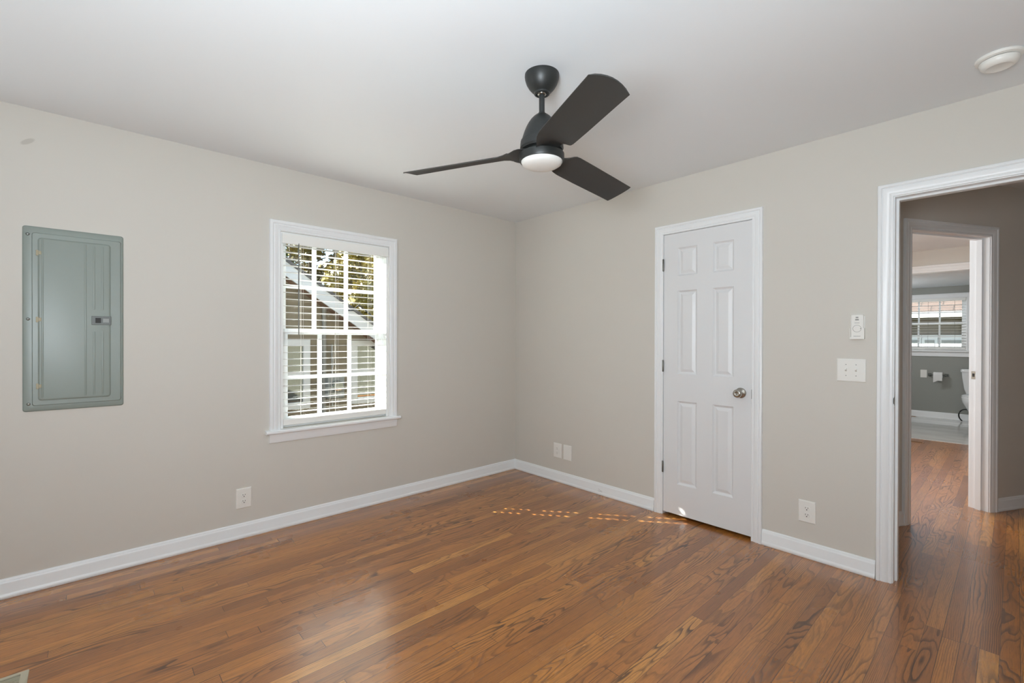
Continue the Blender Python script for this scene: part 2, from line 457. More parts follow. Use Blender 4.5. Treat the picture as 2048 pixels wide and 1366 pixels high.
# far room
mb = MB(); wall_boxes(mb, 0.12, 4.95, 0, H, [(1.1, 2.4, 0.8, 2.2)], -0.12, 0, lambda s, v, z: (0.5 + v, s, z))
struct(mb.build('wall_far_room_left', M_WALL), 'greige wall of the far room', 'wall')
mb = MB(); mb.box((4.2, 3.07, 0), (4.3, 4.95, H))
struct(mb.build('wall_far_room_right', M_WALL), 'greige wall of the far room', 'wall')
mb = MB(); wall_boxes(mb, 0.5, 4.3, 0, H, [(1.95, 3.40, 0.0, 2.165)], -0.12, 0, lambda s, v, z: (s, 4.83 - v, z))
struct(mb.build('wall_far', M_WALL), 'greige wall above the bathroom opening in the far room', 'wall')
# bathroom
BY = 7.16
BW = (1.95, 2.835, 1.125, 1.985)
mb = MB(); mb.box((1.2, 4.83, -0.12), (3.7, BY + 0.12, 0.004))
struct(mb.build('floor_bathroom', M_TILE), 'pale glossy bathroom floor beyond the oak boards', 'floor')
mb = MB(); mb.box((1.2, 4.95, 2.16), (3.7, BY + 0.12, 2.3))
struct(mb.build('ceiling_bathroom', M_CEIL), 'low white bathroom ceiling', 'ceiling')
mb = MB(); wall_boxes(mb, 1.2, 3.7, 0, 2.3, [BW], -0.12, 0, lambda s, v, z: (s, BY - v, z))
struct(mb.build('wall_bathroom', M_BATHWALL), 'grey bathroom wall under the small window', 'wall')
mb = MB(); mb.box((1.2, 4.95, 0), (1.32, BY, 2.3)); mb.box((3.55, 4.95, 0), (3.7, BY, 2.3))
struct(mb.build('wall_bathroom_sides', M_BATHWALL), 'grey side walls of the bathroom', 'wall')

# ------------------------------------------------------------------ baseboards
BB = [(0, 0), (0.018, 0), (0.020, 0.003), (0.020, 0.014), (0.0155, 0.022), (0.0135, 0.026), (0.0135, 0.074),
      (0.0115, 0.080), (0.0085, 0.083), (0.0075, 0.090), (0.0035, 0.0945), (0, 0.0955)]
def baseboard(name, p0, p1, T, label):
    mb = MB(); prof_run(mb, BB, p0, p1, T)
    return struct(mb.build(name, M_TRIM, smooth=35), label, 'baseboard')
baseboard('baseboard_left', RY, 0.0, TL, 'white baseboard running along the window wall')
br = baseboard('baseboard_right', 0.0, 1.537, TR, 'white baseboard between the room corner and the closet door')
baseboard('baseboard_middle', 2.287, 2.852, TR, 'white baseboard between the closet door and the doorway')
baseboard('baseboard_hall_near', -1.05, -0.052, TD, 'short white baseboard on the hall wall before the far door frame')
baseboard('baseboard_hall_far', 0.905, 2.0, TD, 'white baseboard on the hall wall after the far door frame')
baseboard('baseboard_bathroom', 1.32, 3.55, lambda s, v, z: (s, BY - v, z * 1.12), 'white baseboard on the bathroom wall')
# small pen scribble on the baseboard near the closet
mb = MB()
for pts in ([(1.030, 0.047), (1.042, 0.040), (1.052, 0.033), (1.066, 0.036)], [(1.052, 0.033), (1.040, 0.026), (1.026, 0.030)],
            [(1.052, 0.034), (1.062, 0.026), (1.071, 0.030)]):
    mb.tube([TR(s, 0.0137, z) for s, z in pts], 0.0009, 5)
o = mb.build('scribble', M_PLINE); o.parent = br

# ------------------------------------------------------------------ casings
CP = [(0.0, 0.0), (0.0, 0.009), (0.004, 0.011), (0.010, 0.011), (0.013, 0.008), (0.018, 0.0125), (0.030, 0.0155),
      (0.041, 0.0165), (0.045, 0.0135), (0.050, 0.019), (0.058, 0.020), (0.063, 0.018), (0.065, 0.014), (0.065, 0.0)]
def scaled(w): return [(u * w / 0.065, v) for u, v in CP]
# closet door trim
mb = MB(); casing(mb, 1.605, 2.2215, 0.0, 2.050, scaled(0.064), TR)
mb.box((1.592, -0.12, 0), (1.604, 0.0, 2.060), T=TR); mb.box((2.2225, -0.12, 0), (2.234, 0.0, 2.060), T=TR)
mb.box((1.604, -0.12, 2.049), (2.2225, 0.0, 2.060), T=TR)
mb.box((1.604, -0.062, 0), (1.616, -0.048, 2.049), T=TR); mb.box((2.2105, -0.062, 0), (2.2225, -0.048, 2.049), T=TR)
mb.box((1.616, -0.062, 2.037), (2.2105, -0.048, 2.049), T=TR)
t1 = struct(mb.build('trim_1', M_TRIM, smooth=35), 'white casing and jamb round the closet door', 'door frame')
# strike edge visible beside the knob
mb = MB(); mb.box((2.2222, -0.010, 0.905), (2.2262, 0.0105, 0.965), T=TR)
mb.build('strike_plate', M_DSTEEL, t1)
# doorway trim
mb = MB(); casing(mb, 2.921, 3.719, 0.0, 2.035, scaled(0.066), TR)
mb.box((2.915, -0.12, 0), (2.926, 0.0, 2.045), T=TR); mb.box((3.714, -0.12, 0), (3.725, 0.0, 2.045), T=TR)
mb.box((2.926, -0.12, 2.030), (3.714, 0.0, 2.045), T=TR)
mb.box((2.926, -0.085, 0), (2.937, -0.045, 2.030), T=TR); mb.box((3.703, -0.085, 0), (3.714, -0.045, 2.030), T=TR)
mb.box((2.937, -0.085, 2.019), (3.703, -0.045, 2.030), T=TR)
casing(mb, 2.921, 3.719, 0.0, 2.035, scaled(0.066), lambda s, v, z: (s, 0.12 + v, z))
t2 = struct(mb.build('trim_2', M_TRIM, smooth=35), 'white casing and jamb round the open doorway to the hall', 'door frame')
mb = MB()
mb.box((2.9255, -0.028, 0.935), (2.9275, -0.001, 0.988), T=TR)
mb.grid([[TR(2.9275 - 0.003 * math.sin(a * 0.35), -0.001 + 0.004 * a, 0.9615 + zz) for zz in (-0.022 + 0.003 * a, 0.022 - 0.003 * a)] for a in range(4)])
mb.build('strike_plate', M_STEEL, t2)
# angled hall doorway trim
mb = MB(); casing(mb, 0.022, 0.828, 0.0, 2.052, scaled(0.072), TD)
mb.box((0.012, -0.115, 0), (0.025, 0.0, 2.062), T=TD); mb.box((0.825, -0.115, 0), (0.838, 0.0, 2.062), T=TD)
mb.box((0.025, -0.115, 2.049), (0.825, 0.0, 2.062), T=TD)
mb.box((0.025, -0.075, 0), (0.037, -0.040, 2.049), T=TD); mb.box((0.813, -0.075, 0), (0.825, -0.040, 2.049), T=TD)
mb.box((0.037, -0.075, 2.037), (0.813, -0.040, 2.049), T=TD)
casing(mb, 0.022, 0.828, 0.0, 2.052, scaled(0.072), lambda s, v, z: TD(s, -0.115 - v, z))
t3 = struct(mb.build('trim_3', M_TRIM, smooth=35), 'white casing and jamb of the angled doorway across the hall', 'door frame')
mb = MB(); mb.box((0.8225, -0.106, 0.985), (0.8252, -0.078, 1.045), T=TD); mb.box((0.8218, -0.100, 1.003), (0.8228, -0.086, 1.028), m=1, T=TD)
mb.build('strike_plate', [M_STEEL, M_SLOT], t3)
# bathroom opening trim
TF = lambda s, v, z: (s, 4.83 - v, z)
mb = MB(); casing(mb, 1.965, 3.385, 0.0, 2.16, scaled(0.085), TF)
mb.box((1.95, -0.12, 0), (1.965, 0, 2.165), T=TF); mb.box((3.385, -0.12, 0), (3.40, 0, 2.165), T=TF); mb.box((1.965, -0.12, 2.155), (3.385, 0, 2.165), T=TF)
struct(mb.build('trim_4', M_TRIM, smooth=35), 'white head casing over the bathroom opening', 'door frame')

# ------------------------------------------------------------------ closet door
def panel_door(x0, x1, z0, z1, panels, th):
    mb = MB(); xs = sorted({x0, x1} | {q for p in panels for q in p[:2]}); zs = sorted({z0, z1} | {q for p in panels for q in p[2:]})
    yv = 0.0
    for i in range(len(xs) - 1):
        for j in range(len(zs) - 1):
            a, b, c, d = xs[i], xs[i + 1], zs[j], zs[j + 1]
            hit = any(abs(p[0] - a) < 1e-6 and abs(p[1] - b) < 1e-6 and p[2] <= c + 1e-6 and p[3] >= d - 1e-6 for p in panels)
            if not hit: mb.quad([TR(a, yv, c), TR(b, yv, c), TR(b, yv, d), TR(a, yv, d)])
    for (a, b, c, d) in panels:
        lv = [(0, 0), (0.002, -0.003), (0.011, -0.0115), (0.015, -0.0125), (0.018, -0.0118), (0.036, -0.0040), (0.038, -0.0036)]
        rows = [[TR(a + u, v, c + u), TR(b - u, v, c + u), TR(b - u, v, d - u), TR(a + u, v, d - u)] for u, v in lv]
        mb.grid(rows, close_v=True, cap1=True)
    P = [TR(x0, yv, z0), TR(x1, yv, z0), TR(x1, yv, z1), TR(x0, yv, z1)]
    Q = [TR(x0, -th, z0), TR(x1, -th, z0), TR(x1, -th, z1), TR(x0, -th, z1)]
    mb.grid([P, Q], close_v=True, cap1=True)
    return mb
pan = [(cx0, cx1, z0, z1) for (cx0, cx1) in ((1.715, 1.858), (1.969, 2.107)) for (z0, z1) in ((0.241, 0.841), (1.033, 1.632), (1.738, 1.940))]
door = panel_door(1.6075, 2.219, 0.022, 2.046, pan, 0.035)
d1 = door.build('door_1', M_DOOR, bevel=0.0)
struct(d1, 'closed white six panel closet door with a nickel knob', 'door')
# knob: rosette, neck and knob with a small key dimple
def RK(x, y, z): return (x, -z, y)
kn = MB(); kc = (2.153, 0.0, 0.936)
kn.lathe([(0.0, 0.0), (0.034, 0.0), (0.034, 0.003), (0.030, 0.007), (0.017, 0.010), (0.013, 0.014), (0.012, 0.030), (0.016, 0.034), (0.024, 0.040),
          (0.0275, 0.050), (0.0265, 0.060), (0.021, 0.0665), (0.012, 0.068), (0.010, 0.0665), (0.006, 0.0665), (0.0, 0.0665)], kc, n=36, T=RK)
kn.build('door_knob', M_STEEL, d1, smooth=50)
lt = MB(); lt.box((2.2188, -0.012, 0.905), (2.2212, 0.002, 0.965), T=TR)
lt.build('latch_face', M_DSTEEL, d1)
for k, (za, zb) in enumerate(((0.308, 0.392), (1.046, 1.132), (1.782, 1.872))):
    hb = MB(); hb.lathe([(0.0, za), (0.0045, za), (0.0062, za + 0.004), (0.0062, zb - 0.004), (0.0045, zb), (0.0, zb)], (1.6055, -0.0068, 0.0), n=14)
    for q in (1, 2): hb.lathe([(0.0066, za + q * (zb - za) / 3 - 0.001), (0.0066, za + q * (zb - za) / 3 + 0.001)], (1.6055, -0.0068, 0), n=14)
    hb.build('hinge', M_DSTEEL, d1, smooth=50)

# ------------------------------------------------------------------ window in the left wall
WC = (0.0, -1.77, 1.34)
win = empty('window_1', WC)
struct(win, 'white double hung window with three pane wide sashes behind blinds', 'window')
ys0, ys1, zs0, zs1 = WIN
# frame lining the opening
mb = MB()
mb.box((ys0, -0.15, zs0), (ys0 + 0.016, -0.0, zs1), T=TL); mb.box((ys1 - 0.016, -0.15, zs0), (ys1, -0.0, zs1), T=TL)
mb.box((ys0 + 0.016, -0.15, zs1 - 0.016), (ys1 - 0.016, 0, zs1), T=TL); mb.box((ys0 + 0.016, -0.16, zs0 - 0.01), (ys1 - 0.016, -0.04, zs0 + 0.012), T=TL)
for a, b in ((ys0 + 0.016, ys0 + 0.03), (ys1 - 0.03, ys1 - 0.016)):
    mb.box((a, -0.15, zs0 + 0.01), (b, -0.135, zs1 - 0.016), T=TL); mb.box((a, -0.062, zs0 + 0.01), (b - 0.004 if a < -2 else b, -0.053, zs1 - 0.016), T=TL)
keep(mb.build('jamb', M_VINYL), win)
# casing and stool
WP = [(0.0, 0.0), (0.0, 0.010), (0.008, 0.012), (0.012, 0.009), (0.018, 0.013), (0.036, 0.017), (0.042, 0.014), (0.048, 0.020), (0.060, 0.022), (0.066, 0.020), (0.069, 0.014), (0.069, 0.0)]
mb = MB(); casing(mb, -2.168, -1.372, 0.668, 2.010, WP, TL)
keep(mb.build('casing', M_TRIM, smooth=35), win)
mb = MB()
prof_run(mb, [(-0.05, 0.645), (0.036, 0.645), (0.042, 0.650), (0.042, 0.662), (0.036, 0.668), (-0.05, 0.672)], -2.262, -1.280, TL)
keep(mb.build('stool', M_TRIM, bevel=0.002), win)
mb = MB()
prof_run(mb, [(0.0, 0.584), (0.010, 0.584), (0.013, 0.590), (0.013, 0.612), (0.018, 0.625), (0.020, 0.645), (0.0, 0.645)], -2.238, -1.303, TL)
keep(mb.build('apron', M_TRIM, smooth=30), win)
# sashes
def sash(name, x, th, y0, y1, z0, z1, stile, top, bot, vy, hz, mw, parent):
    mb = MB()
    T = lambda s, v, z: (x + v, s, z)
    mb.box((y0, 0, z0), (y0 + stile, th, z1), T=T); mb.box((y1 - stile, 0, z0), (y1, th, z1), T=T)
    mb.box((y0 + stile, 0, z1 - top), (y1 - stile, th, z1), T=T); mb.box((y0 + stile, 0, z0), (y1 - stile, th, z0 + bot), T=T)
    for yv in vy: mb.box((yv - mw / 2, 0.004, z0 + bot), (yv + mw / 2, th - 0.006, z1 - top), T=T)
    for zv in hz:
        ed = [y0 + stile] + sorted(vy) + [y1 - stile]
        for i in range(len(ed) - 1):
            a = ed[i] + (mw / 2 if i else 0); b = ed[i + 1] - (mw / 2 if i < len(ed) - 2 else 0)
            mb.box((a, 0.0045, zv - mw / 2), (b, th - 0.0065, zv + mw / 2), T=T)
    s = keep(mb.build(name, M_VINYL, bevel=0.0015, seg=1), parent)
    g = MB(); g.box((y0 + stile - 0.004, th / 2 - 0.002, z0 + bot - 0.004), (y1 - stile + 0.004, th / 2 + 0.002, z1 - top + 0.004), T=T)
    p = g.build('pane', M_GLASS); p.parent = s; p.matrix_parent_inverse = s.matrix_parent_inverse.copy(); p.matrix_parent_inverse = Matrix.Identity(4)
    return s
sash('upper_sash', -0.128, 0.030, ys0 + 0.018, ys1 - 0.018, 1.322, zs1 - 0.017, 0.042, 0.036, 0.030, (-1.905, -1.668), (1.652,), 0.026, win)
sash('lower_sash', -0.094, 0.030, ys0 + 0.018, ys1 - 0.018, zs0 + 0.014, 1.352, 0.046, 0.040, 0.050, (-1.878, -1.655), (1.008,), 0.026, win)

# ------------------------------------------------------------------ blinds
bl = empty('window_blind', (0.0, -1.77, 1.96), 'open white horizontal slat blind hanging in the bedroom window', 'blind')
bx = -0.022      # centre line of the slats
by0, by1 = -2.147, -1.393
mb = MB(); mb.box((by0 - 0.001, bx - 0.026, 1.945), (by1 + 0.001, bx + 0.026, 1.985), T=lambda s, v, z: (v, s, z))
keep(mb.build('headrail', M_BLIND), bl)
mb = MB(); prof_run(mb, [(0.006, 1.928), (0.014, 1.928), (0.016, 1.932), (0.016, 1.985), (0.013, 1.996), (0.006, 1.998)], -2.160, -1.380, TL)
keep(mb.build('valance', M_BLIND, bevel=0.001), bl)
# slats are cut at each ladder for the lift cord, as real ones are
LAD = (-2.010, -1.770, -1.500, -1.462)
LADH = (-1.520, -1.415)
zt, zb, NS = 1.920, 0.772, 26
mb = MB()
HW, HL = 0.007, 0.013
for k in range(NS):
    z = zt + (zb - zt) * k / (NS - 1)
    xs = [-0.025, -HL, HL, 0.025]
    crown = lambda x: 0.0014 * (1 - (x / 0.025) ** 2)
    tilt = 0.0
    ycuts = [by0]
    for L in LADH: ycuts += [L - HW, L + HW]
    ycuts.append(by1)
    th = 0.0021
    for i in range(len(ycuts) - 1):
        hole = i % 2 == 1
        for (xa, xb) in (((-0.025, -HL), (HL, 0.025)) if hole else ((-0.025, -HL), (-HL, HL), (HL, 0.025))):
            sub = [xa, (xa + xb) / 2, xb]
            for q in range(2):
                x0, x1 = sub[q], sub[q + 1]
                a, b = ycuts[i], ycuts[i + 1]
                f = lambda x, y, o: (bx + x, y, z + crown(x) + x * tilt + o)
                mb.quad([f(x0, a, th), f(x1, a, th), f(x1, b, th), f(x0, b, th)])
                mb.quad([f(x0, b, 0), f(x1, b, 0), f(x1, a, 0), f(x0, a, 0)])
    # edges
    f = lambda x, y, o: (bx + x, y, z + crown(x) + x * tilt + o)
    for x in (-0.025, 0.025): mb.quad([f(x, by0, 0), f(x, by1, 0), f(x, by1, th), f(x, by0, th)])
    for y in (by0, by1): mb.quad([f(-0.025, y, 0), f(0.025, y, 0), f(0.025, y, th), f(-0.025, y, th)])
sl = mb.build('slat_panel', M_BLIND); keep(sl, bl)
mb = MB(); mb.box((by0, bx - 0.026, 0.690), (by1, bx + 0.026, 0.730), T=lambda s, v, z: (v, s, z))
keep(mb.build('bottom_rail', M_BLIND, bevel=0.004), bl)
for L in (-2.020, -1.775, -1.520):
    mb = MB()
    for dx in (-0.0262, 0.0262): mb.tube([(bx + dx, L, 1.945), (bx + dx, L, 0.730)], 0.0008, 5)
    for dx in (0.0262,):
        mb.tube([(bx + dx, L - 0.012, 1.945), (bx + dx, L - 0.012, 0.730)], 0.0007, 5)
    keep(mb.build('ladder_cord', M_CORD), bl)
    mb = MB(); mb.tube([(bx + 0.0275, L, 0.731), (bx + 0.031, L + 0.006, 0.745), (bx + 0.030, L + 0.013, 0.756), (bx + 0.0285, L + 0.005, 0.766)], 0.0011, 6)
    keep(mb.build('cord_loop', M_CORD), bl)
mb = MB()
mb.tube([(0.010, -1.800, 1.93), (0.010, -1.797, 1.45), (0.011, -1.803, 1.2), (0.012, -1.838, 0.83), (0.012, -1.842, 0.735)], 0.0014, 6)
keep(mb.build('lift_cord', M_CORD), bl)
mb = MB()
for dy in (0, 0.018):
    mb.tube([(0.010, -1.475 + dy * 0.6, 1.93), (0.010, -1.478 + dy * 0.6, 0.80 + dy * 6)], 0.0013, 6)
keep(mb.build('lift_cord', M_CORD), bl)
mb = MB(); mb.tube([(0.012, -2.053, 1.955), (0.013, -2.053, 1.935), (0.013, -2.052, 1.325), (0.013, -2.052, 1.305)], [0.002, 0.0042, 0.0042, 0.0028], 6)
keep(mb.build('tilt_wand', M_WAND), bl)

# ------------------------------------------------------------------ breaker panel
bp = empty('breaker_panel', (0.0, -3.172, 1.377), 'grey green steel electrical breaker panel set in the left wall', 'breaker panel')
mb = MB()
def rrect(y0, y1, z0, z1, r, v, n=5):
    pts = []
    for (cy, cz, a0) in ((y1 - r, z1 - r, 0), (y0 + r, z1 - r, 90), (y0 + r, z0 + r, 180), (y1 - r, z0 + r, 270)):
        for k in range(n + 1):
            a = math.radians(a0 + 90 * k / n); pts.append(TL(cy + r * math.cos(a), v, cz + r * math.sin(a)))
    return pts
Y0, Y1, Z0, Z1 = -3.366, -2.979, 0.909, 1.846
lv = [(0.0, 0.0), (0.0, 0.003), (0.003, 0.006), (0.006, 0.007)]
rows = [rrect(Y0 + u, Y1 - u, Z0 + u, Z1 - u, 0.012 - u * 0.5, v) for u, v in lv]
rows += [rrect(-3.333, -2.990, 0.938, 1.815, 0.010, 0.007), rrect(-3.330, -2.993, 0.941, 1.812, 0.010, 0.013)]
mb.grid(rows, close_v=True, cap0=True, cap1=True)
# rolled rib on the left flange
rr = []
for z in (0.965, 0.972, 1.79, 1.797):
    hgt = 0.0 if z in (0.965, 1.797) else 0.006
    rr.append([TL(-3.356 + 0.013 * k / 8 - 0.004 + 0.006, 0.0068 + hgt * math.sin(math.pi * k / 8), z) for k in range(9)])
keep(mb.build('cover_plate', M_PANEL, smooth=40), bp)
mb = MB()
lv = [(0.0, 0.012), (0.0, 0.015), (0.004, 0.0185), (0.008, 0.019)]
rows = [rrect(-3.311 + u, -3.033 - u, 0.963 + u, 1.790 - u, 0.014 - u * 0.6, v) for u, v in lv]
mb.grid(rows, close_v=True, cap0=True, cap1=True)
for (y, za, zb) in ((-3.134, 0.985, 1.772), (-3.100, 0.985, 1.310), (-3.066, 0.985, 1.312), (-3.100, 1.440, 1.765), (-3.066, 1.440, 1.767), (-3.295, 0.985, 1.775)):
    prf = [(-0.005, 0.0), (-0.003, 0.0012), (0.0, 0.0017), (0.003, 0.0012), (0.005, 0.0)]
    mb.grid([[TL(y + a, 0.0189 + (h if 0 < q < 3 else 0), zz) for a, h in prf] for q, zz in enumerate((za - 0.008, za, zb, zb + 0.008))])
pd = keep(mb.build('panel_door', M_PANEL, smooth=35), bp)
mb = MB(); mb.box((-3.110, 0.019, 1.353), (-3.031, 0.0225, 1.400), T=TL)
lh = keep(mb.build('latch', M_LATCH, bevel=0.0015), bp)
mb = MB(); mb.box((-3.095, 0.0226, 1.363), (-3.073, 0.0245, 1.390), T=TL)
o = mb.build('latch_slide', M_SLOT); o.parent = lh
mb = MB(); mb.box((-3.064, 0.0226, 1.366), (-3.040, 0.0232, 1.387), T=TL)
o = mb.build('latch_pull', M_METER); o.parent = lh
for z in (1.713, 1.375, 1.037):
    mb = MB(); mb.box((-3.318, 0.0125, z - 0.014), (-3.306, 0.017, z + 0.014), T=TL); mb.box((-3.309, 0.015, z - 0.009), (-3.298, 0.021, z + 0.009), T=TL)
    keep(mb.build('hinge', M_BRASS, bevel=0.001, seg=1), bp)
for (y, z) in ((-3.347, 1.804), (-3.346, 1.377), (-3.345, 0.948), (-2.996, 1.805), (-2.996, 1.374), (-2.996, 0.952)):
    mb = MB(); mb.lathe([(0.0, 0.0), (0.0075, 0.0), (0.0075, 0.0015), (0.005, 0.0038), (0.0, 0.0045)], (0.0065 if y < -3.1 else 0.0065, y, z), n=16, T=lambda x, y, z: (z, x, y))
    keep(mb.build('screw', M_SCREW, smooth=50), bp)

# ------------------------------------------------------------------ outlets, switches, remote
def outlet(s, z, T, label, gname, w=0.088, h=0.128, blank=False, faint=False):
    loc = T(s, 0.0, z)
    r = empty('wall_outlet' if not blank else 'blank_wall_plate', loc, label, 'outlet' if not blank else 'wall plate', gname)
    mb = MB()
    lv = [(0, 0), (0, 0.003), (0.002, 0.0055), (0.006, 0.0065)]
    rows = [[T(s - w / 2 + u, v, z - h / 2 + u), T(s + w / 2 - u, v, z - h / 2 + u), T(s + w / 2 - u, v, z + h / 2 - u), T(s - w / 2 + u, v, z + h / 2 - u)] for u, v in lv]
    mb.grid(rows, close_v=True, cap0=True, cap1=True)
    keep(mb.build('cover_plate', M_PLATE), r)
    if blank: return r
    for dz in (0.0195, -0.0195):
        mb = MB()
        prof = []
        for k in range(24):
            a = 2 * math.pi * k / 24
            prof.append((0.0168 * math.cos(a), max(-0.0135, min(0.0135, 0.0168 * math.sin(a)))))
        rows = [[T(s + x * q, v, z + dz + y * q) for x, y in prof] for q, v in ((1.0, 0.006), (1.0, 0.0082), (0.95, 0.0088))]
        mb.grid(rows, close_v=True, cap0=True, cap1=True)
        sk = keep(mb.build('socket', M_PLATE), r)
        mb = MB()
        for dx, hh in ((-0.0062, 0.0042), (0.0062, 0.0036)):
            mb.box((s + dx - 0.0012, 0.0089, z + dz + 0.0015 - hh + 0.002), (s + dx + 0.0012, 0.0093, z + dz + 0.0015 + hh + 0.002), T=T)
        gp = [(s + 0.0030 * math.cos(2 * math.pi * k / 12), z + dz - 0.0075 + 0.0030 * math.sin(2 * math.pi * k / 12)) for k in range(12)]
        mb.grid([[T(a, v, b) for a, b in gp] for v in (0.0089, 0.0093)], close_v=True, cap0=True, cap1=True)
        o = mb.build('slot', M_SLOT if not faint else M_PLINE); o.parent = sk
    mb = MB(); gp = [(s + 0.0028 * math.cos(2 * math.pi * k / 12), z + 0.0028 * math.sin(2 * math.pi * k / 12)) for k in range(12)]
    mb.grid([[T(a, v, b) for a, b in gp] for v in (0.0064, 0.0078)], close_v=True, cap0=True, cap1=True)
    keep(mb.build('screw', M_PLATE), r)
    return r
outlet(-2.386, 0.254, TL, 'white outlet low on the window wall, between breaker panel and window', 'low wall outlets')
outlet(2.531, 0.270, TR, 'white outlet low on the wall between closet door and doorway', 'low wall outlets')
outlet(0.567, 0.280, TR, 'white outlet near the room corner, beside the blank plate', 'low wall outlets', 0.092, 0.130, faint=True)
outlet(0.684, 0.279, TR, 'plain white blank plate near the corner, between outlet and closet door', None, 0.092, 0.132, blank=True)

# two gang switch
sw = empty('light_switch', TR(2.741, 0, 1.113), 'white double toggle light switch plate between closet door and doorway', 'switch')
mb = MB(); lv = [(0, 0), (0, 0.003), (0.002, 0.0055), (0.006, 0.0065)]
mb.grid([[TR(2.675 + u, v, 1.050 + u), TR(2.807 - u, v, 1.050 + u), TR(2.807 - u, v, 1.177 - u), TR(2.675 + u, v, 1.177 - u)] for u, v in lv], close_v=True, cap0=True, cap1=True)
keep(mb.build('cover_plate', M_PLATE), sw)
for s in (2.718, 2.764):
    mb = MB(); mb.box((s - 0.006, 0.0062, 1.101), (s + 0.006, 0.0072, 1.126), T=TR)
    fr_ = keep(mb.build('toggle_frame', M_PLATE), sw)
    mb = MB()
    q0 = [(-0.0042, 0.006, 1.106), (0.0042, 0.006, 1.106), (0.0042, 0.006, 1.121), (-0.0042, 0.006, 1.121)]
    q1 = [(-0.0035, 0.020, 1.116), (0.0035, 0.020, 1.116), (0.0035, 0.018, 1.124), (-0.0035, 0.018, 1.124)]
    mb.grid([[TR(s + a, v, z) for a, v, z in q] for q in (q0, q1)], close_v=True, cap0=True, cap1=True)
    keep(mb.build('toggle', M_PLATE), sw)
    for z in (1.083, 1.144):
        mb = MB(); gp = [(s + 0.0027 * math.cos(2 * math.pi * k / 12), z + 0.0027 * math.sin(2 * math.pi * k / 12)) for k in range(12)]
        mb.grid([[TR(a, v, b) for a, b in gp] for v in (0.0062, 0.0076)], close_v=True, cap0=True, cap1=True)
        keep(mb.build('screw', M_PLINE), sw)

# fan remote in its cradle
rm = empty('fan_remote_cradle', TR(2.770, 0, 1.353), 'white wall cradle on the greige wall holding the fan remote', 'remote holder')
mb = MB()
mb.box((2.738, 0.0, 1.286), (2.802, 0.003, 1.412), T=TR)
mb.box((2.738, 0.003, 1.286), (2.7415, 0.022, 1.345), T=TR); mb.box((2.7985, 0.003, 1.286), (2.802, 0.022, 1.345), T=TR)
mb.box((2.7415, 0.003, 1.286), (2.7985, 0.0225, 1.2885), T=TR)
poly = [(2.738, 1.286), (2.802, 1.286), (2.802, 1.345), (2.797, 1.345), (2.792, 1.320), (2.782, 1.312), (2.768, 1.316), (2.756, 1.308), (2.746, 1.298), (2.738, 1.296)]
mb.grid([[TR(a, v, b) for a, b in poly] for v in (0.0225, 0.0245)], close_v=True, cap0=True, cap1=True)
keep(mb.build('cradle', M_PLATE), rm)
rr_ = empty('fan_remote', TR(2.770, 0.012, 1.353), 'small white fan remote with round dial standing in the wall cradle', 'remote')
mb = MB(); mb.box((2.742, 0.0035, 1.290), (2.798, 0.0215, 1.420), T=TR)
keep(mb.build('remote_body', M_PLATE, bevel=0.004, seg=3), rr_)
mb = MB(); gp = [(2.770 + 0.0195 * math.cos(2 * math.pi * k / 32), 1.343 + 0.0195 * math.sin(2 * math.pi * k / 32)) for k in range(32)]
gq = [(2.770 + 0.0178 * math.cos(2 * math.pi * k / 32), 1.343 + 0.0178 * math.sin(2 * math.pi * k / 32)) for k in range(32)]
mb.grid([[TR(a, 0.0213, b) for a, b in gp], [TR(a, 0.0222, b) for a, b in gp], [TR(a, 0.0222, b) for a, b in gq], [TR(a, 0.0214, b) for a, b in gq]], close_v=True)
keep(mb.build('dial', M_PLINE), rm if False else rr_)
for (sx_, zc, w_, h_, nm) in ((2.770, 1.3745, 0.022, 0.0022, 'button_line'), (2.770, 1.404, 0.012, 0.007, 'fan_button'), (2.770, 1.392, 0.016, 0.008, 'light_button'), (2.786, 1.343, 0.004, 0.004, 'indicator_dot')):
    mb = MB(); mb.box((sx_ - w_ / 2, 0.0212, zc - h_ / 2), (sx_ + w_ / 2, 0.0221, zc + h_ / 2), T=TR)
    keep(mb.build(nm, M_PLINE), rr_)
mb = MB(); mb.box((2.755, 0.0244, 1.300), (2.786, 0.0248, 1.3025), T=TR)
keep(mb.build('cradle_line', M_PLINE), rm)

# ------------------------------------------------------------------ smoke detector
sd = empty('smoke_detector', (3.305, -0.372, H), 'round white smoke detector on the ceiling above the doorway', 'smoke detector')
mb = MB(); mb.lathe([(0.0, 0.0), (0.070, 0.0), (0.072, -0.003), (0.070, -0.011), (0.064, -0.014), (0.0, -0.014)], (3.305, -0.372, H), n=48)
keep(mb.build('mounting_ring', M_PLATE, smooth=40), sd)
mb = MB(); mb.lathe([(0.0, -0.0141), (0.055, -0.0141), (0.055, -0.017), (0.0, -0.017)], (3.305, -0.372, H), n=48)
keep(mb.build('vent_gap', M_SLOT), sd)
mb = MB(); mb.lathe([(0.0, -0.0171), (0.059, -0.0171), (0.060, -0.021), (0.056, -0.034), (0.047, -0.043), (0.040, -0.045), (0.037, -0.0435), (0.0, -0.0435)], (3.305, -0.372, H), n=48)
keep(mb.build('sensor_cover', M_PLATE, smooth=40), sd)

